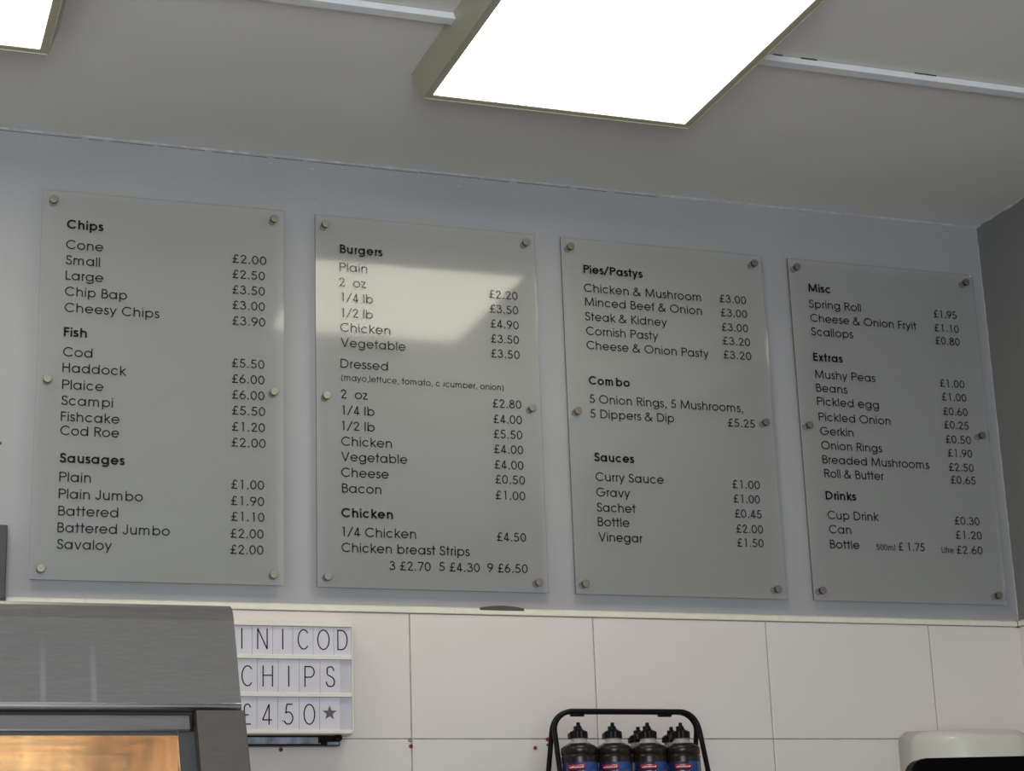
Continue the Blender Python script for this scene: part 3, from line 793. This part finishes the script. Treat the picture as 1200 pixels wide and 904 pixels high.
BZ = RZ0 + 0.0575
def make_bottle(loc, label, rot):
    t = empty('sauce_bottle', loc, label, 'sauce bottle', 'dark sauce bottles in the wire rack', rot)
    H = 0.2725; r = 0.0362
    b = bmesh.new()
    lathe(b, [(r*0.9, 0), (r*0.97, 0.004), (r*0.97, 0.18), (r*0.985, 0.187), (r*0.985, 0.2025), (r*1.0, 0.2050), (r*0.955, 0.2072), (r*0.955, 0.2085), (r, 0.2098), (r, 0.2195), (r*0.985, 0.2225), (r*0.86, 0.2262), (r*0.66, 0.2305)], 40)
    link('bottle_body', b, M['bottle'], t)
    b = bmesh.new(); lathe(b, [(r*0.66, 0.2305), (r*0.50, 0.2340), (r*0.44, 0.2365), (r*0.44, 0.2420), (r*0.40, 0.2425)], 32); link('bottle_neck', b, M['bottle_neck'], t)
    b = bmesh.new()
    b2 = bmesh.new(); prof = [(0.0162, 0.2405), (0.0172, 0.2412), (0.0172, 0.2535), (0.0160, 0.2548), (0.0110, 0.2572), (0.0080, 0.2592), (0.0064, 0.2632), (0.0056, 0.2655), (0.0040, 0.2660), (0.0036, 0.2722), (0.0, 0.2725)]
    seg = 40; rings = []
    for rr, z in prof:
        ring = []
        for i in range(seg):
            q = rr*(1 + (0.045 if (i % 2 == 0 and 0.2408 < z < 0.254) else 0))
            ring.append(b2.verts.new((q*math.cos(2*PI*i/seg), q*math.sin(2*PI*i/seg), z)))
        rings.append(ring)
    for a, c in zip(rings, rings[1:]):
        for i in range(seg):
            b2.faces.new((a[i], a[(i+1)%seg], c[(i+1)%seg], c[i]))
    b2.faces.new(rings[0]); merge(b, b2)
    box(b, -0.0215, -0.013, -0.005, 0.005, 0.2400, 0.2510, 0.0012)
    box(b, -0.0095, -0.0035, -0.0025, 0.0025, 0.2560, 0.2650, 0.001)
    cp = link('bottle_cap', b, M['black_plastic'], t)
    def patch(a0, a1, z0, z1, rr, fn=None, n=24):
        bb = bmesh.new(); rows_ = []
        for i in range(n+1):
            a = math.radians(a0+(a1-a0)*i/n); c, s = math.sin(a), -math.cos(a)
            zt_ = z1 if fn is None else z0 + (z1-z0)*fn(i/n)
            rows_.append([bb.verts.new((R_*c, R_*s, z)) for R_, z in ((rr-0.0004, z0), (rr, z0), (rr, zt_), (rr-0.0004, zt_))])
        for p, q in zip(rows_, rows_[1:]):
            for k in range(4): bb.faces.new((p[k], q[k], q[(k+1)%4], p[(k+1)%4]))
        bb.faces.new(rows_[0]); bb.faces.new(rows_[-1])
        bmesh.ops.recalc_face_normals(bb, faces=bb.faces[:])
        for f in bb.faces: f.smooth = True
        return bb
    R0 = r*0.97+0.0007
    lb = link('label', patch(-100, 100, 0.06, 0.1935, R0), M['label_navy'], t)
    link('label_sky', patch(2, 62, 0.075, 0.1930, R0+0.0003), M['label_blue'], lb)
    link('banner', patch(-44, 12, 0.1785, 0.1885, R0+0.0006), M['label_red'], lb)
    b = bmesh.new()
    for k in range(9):
        a = -38+k*5
        merge(b, patch(a, a+(3.6 if k % 3 else 4.2), 0.1818, 0.1836+0.0012*((k*7) % 3)/2, R0+0.0009, n=2))
    link('banner_print', b, M['label_white'], lb)
    link('food_picture', patch(24, 62, 0.120, 0.1775, R0+0.0005, lambda u: 0.82+0.18*math.sin(PI*u)), M['label_brown'], lb)
    # slanted yellow script wrapped round the label
    b = bmesh.new(); lettering(b, 'Flakey', -0.026, 0.014, 0.150, 0.024, 0.17, 0, 0.0004, shear=0.22)
    for v in b.verts:
        a = v.co.x/R0; rr = R0+0.0010-v.co.y; v.co = Vector((rr*math.sin(a), -rr*math.cos(a), v.co.z))
    link('script', b, M['label_yellow'], lb)
    return t
def copy_tree(o, parent=None):
    c = o.copy(); C.objects.link(c)
    if parent is not None: c.parent = parent
    for ch in list(o.children): copy_tree(ch, c)
    return c
FY = RY - 0.036
bot = make_bottle((1.0408, FY, BZ), 'dark sauce bottle at the left end of the black wire rack', math.radians(-16))
for bx, by, rz, lab in ((1.1134, FY, -20, 'dark sauce bottle second from the left in the black wire rack'),
                        (1.1882, FY, -8, 'dark sauce bottle third from the left in the front row of the rack'),
                        (1.2605, FY, -6, 'dark sauce bottle in the front row at the right end of the rack'),
                        (1.2010, FY+0.0765, -15, 'dark sauce bottle half hidden behind the third bottle of the front row'),
                        (1.2745, FY+0.0765, 10, 'dark sauce bottle half hidden behind the right end bottle of the front row')):
    c = copy_tree(bot); c.location = (bx, by, BZ); c.rotation_euler = (0, 0, math.radians(rz)); c['label'] = lab

# ================================================================== DISPENSER
t = empty('towel_dispenser', (1.8925, 0, 1.60), 'rounded white plastic dispenser on the tiled wall by the right corner', 'dispenser')
def rrect(w, d, r, n=8, inset=0.0):
    """outline with square back corners on the wall and rounded front corners"""
    x0, x1, y1 = inset, w-inset, -d+inset; r = max(0.004, r-inset)
    P = [(x0, -0.0062), (x0, y1+r)]
    P += [(x0+r-r*math.cos(a), y1+r-r*math.sin(a)) for a in [PI/2*k/n for k in range(1, n+1)]]
    P += [(x1-r+r*math.sin(a), y1+r-r*math.cos(a)) for a in [PI/2*k/n for k in range(0, n+1)]]
    P += [(x1, -0.0062)]
    return P
b = bmesh.new(); rings = []
DH, DW, DD = 0.348, 0.2650, 0.170
layers = [(0.0, 0.012), (0.006, 0.003), (0.014, 0.0)] + [(DH-0.030+0.030*math.sin(a), 0.030*(1-math.cos(a))) for a in [PI/2*k/9 for k in range(0, 9)]]
for z, ins in layers:
    ring = []
    for x, y in rrect(DW, DD, 0.085, 10, ins):
        u = (x-DW/2)/(DW/2)
        bulge = -0.020*(1-u*u)*min(1, abs(y)/DD)
        top = -0.080*abs(y)*(z/DH)**3
        ring.append(b.verts.new((x, y+bulge, z+top)))
    rings.append(ring)
for a, c in zip(rings, rings[1:]):
    for i in range(len(a)):
        f = b.faces.new((a[i], a[(i+1)%len(a)], c[(i+1)%len(a)], c[i])); f.smooth = True
b.faces.new(rings[0]); f = b.faces.new(rings[-1]); f.smooth = True
bmesh.ops.recalc_face_normals(b, faces=b.faces[:])
link('dispenser_cover', b, M['dispenser'], t)
b = bmesh.new(); box(b, 0.05, DW-0.05, -0.14, -0.03, -0.012, 0.001, 0.004); link('paper_slot', b, M['black_plastic'], t)

# ================================================================== COUNTER AND TILL SCREEN
t = empty('serving_counter', (-1.3, -1.05, 0), 'long grey serving counter carrying the steel cabinet and the black screen', 'counter')
b = bmesh.new(); box(b, 0.02, 3.3, -1.22, -0.03, 0.0, 1.01, 0.004); link('counter_body', b, M['counter'], t)
b = bmesh.new(); box(b, 0.0, 3.32, -1.25, 0.0, 1.01, 1.05, 0.008, 3); link('counter_top', b, M['steel'], t)

t = empty('till_screen', (0.710, -2.0, 1.0505), 'black flat till screen with rounded corners at the bottom right of the photo', 'screen', rotz=math.radians(-11))
SWD, SHT, ST = 0.36, 0.30, 0.022
def rounded(x0, x1, z0, z1, r, n=8):
    P = []
    for cx, cz, a0 in ((x1-r, z1-r, 0), (x0+r, z1-r, 90), (x0+r, z0+r, 180), (x1-r, z0+r, 270)):
        P += [(cx+r*math.cos(math.radians(a0+90*k/n)), cz+r*math.sin(math.radians(a0+90*k/n))) for k in range(n+1)]
    return P
zt = 1.7084-1.0505
b = bmesh.new(); prism(b, rounded(0, SWD, zt-SHT, zt, 0.017), 0, ST, 'Y', 0.0015); link('screen_housing', b, M['screen_black'], t)
b = bmesh.new(); prism(b, rounded(0.012, SWD-0.012, zt-SHT+0.012, zt-0.012, 0.008), -0.0008, 0.0006, 'Y'); link('screen_glass', b, M['screen_black'], t)
b = bmesh.new(); lathe(b, [(0.11, 0), (0.11, 0.008), (0.10, 0.012), (0.028, 0.016), (0.022, 0.03), (0.022, zt-SHT/2)], 32, 'Z', (SWD/2, ST+0.024, 0)); link('screen_stand', b, M['black_plastic'], t)

# ================================================================== HOT FOOD CABINET
CX0, CX1 = -0.95, 0.0908
t = empty('food_cabinet', (0, 0, 0), 'brushed steel hot food cabinet with a sloping front and warm light inside, bottom left', 'food cabinet')
def sl(z): return -1.6095 - 0.492*(1.8011-z)                     # the sloping front plane
# hood: rounded sheet, its front leaning back
hood = [(-1.10, 1.9335), (-1.505, 1.9345), (-1.522, 1.9335), (-1.534, 1.9312), (-1.5430, 1.9268), (-1.5495, 1.9195), (-1.5545, 1.9105), (-1.5585, 1.9010),
        (-1.5990, 1.8082), (-1.6010, 1.8058), (-1.6008, 1.8036), (-1.5985, 1.8016), (-1.585, 1.8004), (-1.10, 1.8004)]
b = bmesh.new(); prism(b, hood, CX0, CX1)
link('hood', b, M['steel_hood'], t)
b = bmesh.new()
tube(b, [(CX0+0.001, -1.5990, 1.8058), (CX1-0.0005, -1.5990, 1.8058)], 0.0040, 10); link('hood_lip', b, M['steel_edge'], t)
for xa, xb in ((0.0372, 0.0925), (CX0-0.0015, CX0+0.054)):
    b = bmesh.new()
    pts = [(sl(1.8003)-0.001, 1.8003), (sl(1.30), 1.30), (sl(1.30)-0.002, 1.0505), (sl(1.30)+0.05, 1.0505), (sl(1.30)+0.05, 1.30), (sl(1.8003)+0.045, 1.8003)]
    prism(b, pts, xa, xb, 'X', 0.0012); link('front_post', b, M['steel_post'], t)
b = bmesh.new()                                                   # recessed header over the glass
prism(b, [(sl(1.7960)+0.016, 1.7960), (sl(1.7792)+0.016, 1.7792), (sl(1.7792)+0.022, 1.7792), (sl(1.7960)+0.022, 1.7960)], CX0+0.056, 0.0325, 'X', 0.0006); hd = link('header_strip', b, M['steel'], t)
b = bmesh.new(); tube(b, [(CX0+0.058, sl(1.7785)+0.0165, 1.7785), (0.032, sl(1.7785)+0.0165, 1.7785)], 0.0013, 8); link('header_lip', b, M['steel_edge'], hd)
b = bmesh.new(); prism(b, [(-1.586, 1.8002), (-1.586, 1.7800), (-1.582, 1.7800), (-1.582, 1.8002)], CX0+0.056, 0.0370); link('gap_shade_strip', b, M['dark_gap'], t)  # dark strip added as shade in the gap, stops lamp light leaking
for xa, xb in ((0.0186, 0.0371), (CX0+0.056, CX0+0.071)):
    b = bmesh.new()
    prism(b, [(sl(1.777)+0.019, 1.777), (sl(1.30)+0.019, 1.30), (sl(1.30)+0.029, 1.30), (sl(1.777)+0.029, 1.777)], xa, xb); link('glass_stile', b, M['steel_dark'], t)
b = bmesh.new()
prism(b, [(sl(1.7755)+0.020, 1.7755), (sl(1.30)+0.020, 1.30), (sl(1.30)+0.024, 1.30), (sl(1.7755)+0.024, 1.7755)], CX0+0.0715, 0.0184); link('front_glass', b, M['glass'], t)
b = bmesh.new()                                                   # dark inner frame behind the glass
prism(b, [(sl(1.7790)+0.024, 1.7790), (sl(1.7735)+0.026, 1.7735), (sl(1.7735)+0.030, 1.7735), (sl(1.7790)+0.030, 1.7790)], CX0+0.0715, 0.0184); link('inner_frame', b, M['steel_dark'], t)
b = bmesh.new()                                                   # liner: ceiling, back, sides, floor
box(b, CX0+0.06, 0.0325, -1.565, -1.165, 1.792, 1.7995); box(b, CX0+0.06, 0.0325, -1.165, -1.155, 1.10, 1.7995)
box(b, 0.0260, 0.0325, -1.565, -1.165, 1.10, 1.792); box(b, CX0+0.06, CX0+0.066, -1.565, -1.165, 1.10, 1.792)
link('inner_liner', b, M['liner'], t)
b = bmesh.new(); prism(b, [(-1.155, 1.0505), (-1.155, 1.8003), (-1.10, 1.8003), (-1.10, 1.0505)], CX0, CX1)
prism(b, [(-1.155, 1.0505), (-1.155, 1.8003), (-1.575, 1.8003), (sl(1.30)+0.05, 1.30), (sl(1.30)+0.05, 1.0505)], 0.0400, CX1); 
prism(b, [(-1.155, 1.0505), (-1.155, 1.8003), (-1.575, 1.8003), (sl(1.30)+0.05, 1.30), (sl(1.30)+0.05, 1.0505)], CX0, CX0+0.05)
link('cabinet_body', b, M['steel'], t)
b = bmesh.new(); box(b, CX0+0.056, 0.0365, sl(1.30)+0.01, -1.156, 1.0505, 1.12, 0.002); link('cabinet_base', b, M['steel'], t)
b = bmesh.new(); box(b, CX0+0.07, 0.024, sl(1.30)+0.05, -1.17, 1.1205, 1.135, 0.003); link('food_tray', b, M['liner'], t)
for lx in (-0.66, -0.38):
    b = bmesh.new(); lathe(b, [(0.004, 0), (0.022, -0.010), (0.030, -0.035), (0.026, -0.055), (0.012, -0.066), (0.0, -0.068)], 20, 'Z', (lx, -1.36, 1.7915)); link('heat_lamp', b, M['lamp'], t)

# ================================================================== SMALL THINGS ON THE WALL
def plug(name, x, z, r, mt, label, cat, group=None):
    t = empty(name, (x, -0.0052, z), label, cat, group)
    b = bmesh.new(); lathe(b, [(r, 0), (r, 0.0018), (r*0.8, 0.0030), (r*0.4, 0.0032), (r*0.34, 0.0012), (0, 0.0010)], 16, 'Y'); link(name + '_head', b, mt, t)
    return t
plug('wall_plug', 0.4987, 1.9106, 0.0042, M['plug_red'], 'small red wall plug in the tile below the grey rail', 'wall plug', 'red wall plugs in the tiles')
plug('wall_plug', 0.7667, 1.9169, 0.0042, M['plug_red'], 'small red wall plug in the grout line just below the steel screw', 'wall plug', 'red wall plugs in the tiles')
plug('wall_plug', 1.0343, 1.9131, 0.0042, M['plug_red'], 'small red wall plug in the tile left of the bottle rack', 'wall plug', 'red wall plugs in the tiles')
plug('wall_plug', 1.0624, 1.9305, 0.0040, M['plug_red'], 'small red wall plug seen between the left legs of the bottle rack', 'wall plug', 'red wall plugs in the tiles')
plug('wall_screw', 0.7652, 1.9297, 0.0046, M['screw'], 'steel screw head where four tiles meet, above a red wall plug', 'screw')
plug('wall_screw', 1.0619, 1.9191, 0.0026, M['plug_dark'], 'tiny dark screw under the red plug behind the bottle rack leg', 'screw')
o = plug('wall_screw', -0.0619, 2.5076, 0.0028, M['plug_dark'], 'tiny dark screw at the left edge of the photo beside the first menu board', 'screw'); o.location.y = 0.0

t = empty('hole_cover', (0.9706, -0.0098, ZT), 'dark curved cover showing just above the cream trim, under the second menu board', 'cover')
R_ = 0.2; h_ = 0.0050; half = 0.049
b = bmesh.new()
R_ = (half*half + h_*h_)/(2*h_)
prof = [(half*(1-2*k/20), math.sqrt(R_*R_-(half*(1-2*k/20))**2) - (R_-h_)) for k in range(21)]
prof = [(-half, -0.006)] + [(x, z-0.0005) for x, z in reversed(prof)] + [(half, -0.006)]
prism(b, prof, 0.0001, 0.0094, 'Y'); link('cover_plate', b, M['plug_dark'], t)

t = empty('metal_box', (-0.35, 0, 2.1845), 'dark grey metal box on the wall at the left edge of the photo', 'metal box')
b = bmesh.new(); box(b, 0, 0.3065, -0.030, -0.0002, 0.008, 0.154, 0.002); link('box_case', b, M['metal_box'], t)
b = bmesh.new(); box(b, 0, 0.3075, -0.033, -0.0098, 0, 0.0078, 0.001); link('box_flange', b, M['metal_box'], t)
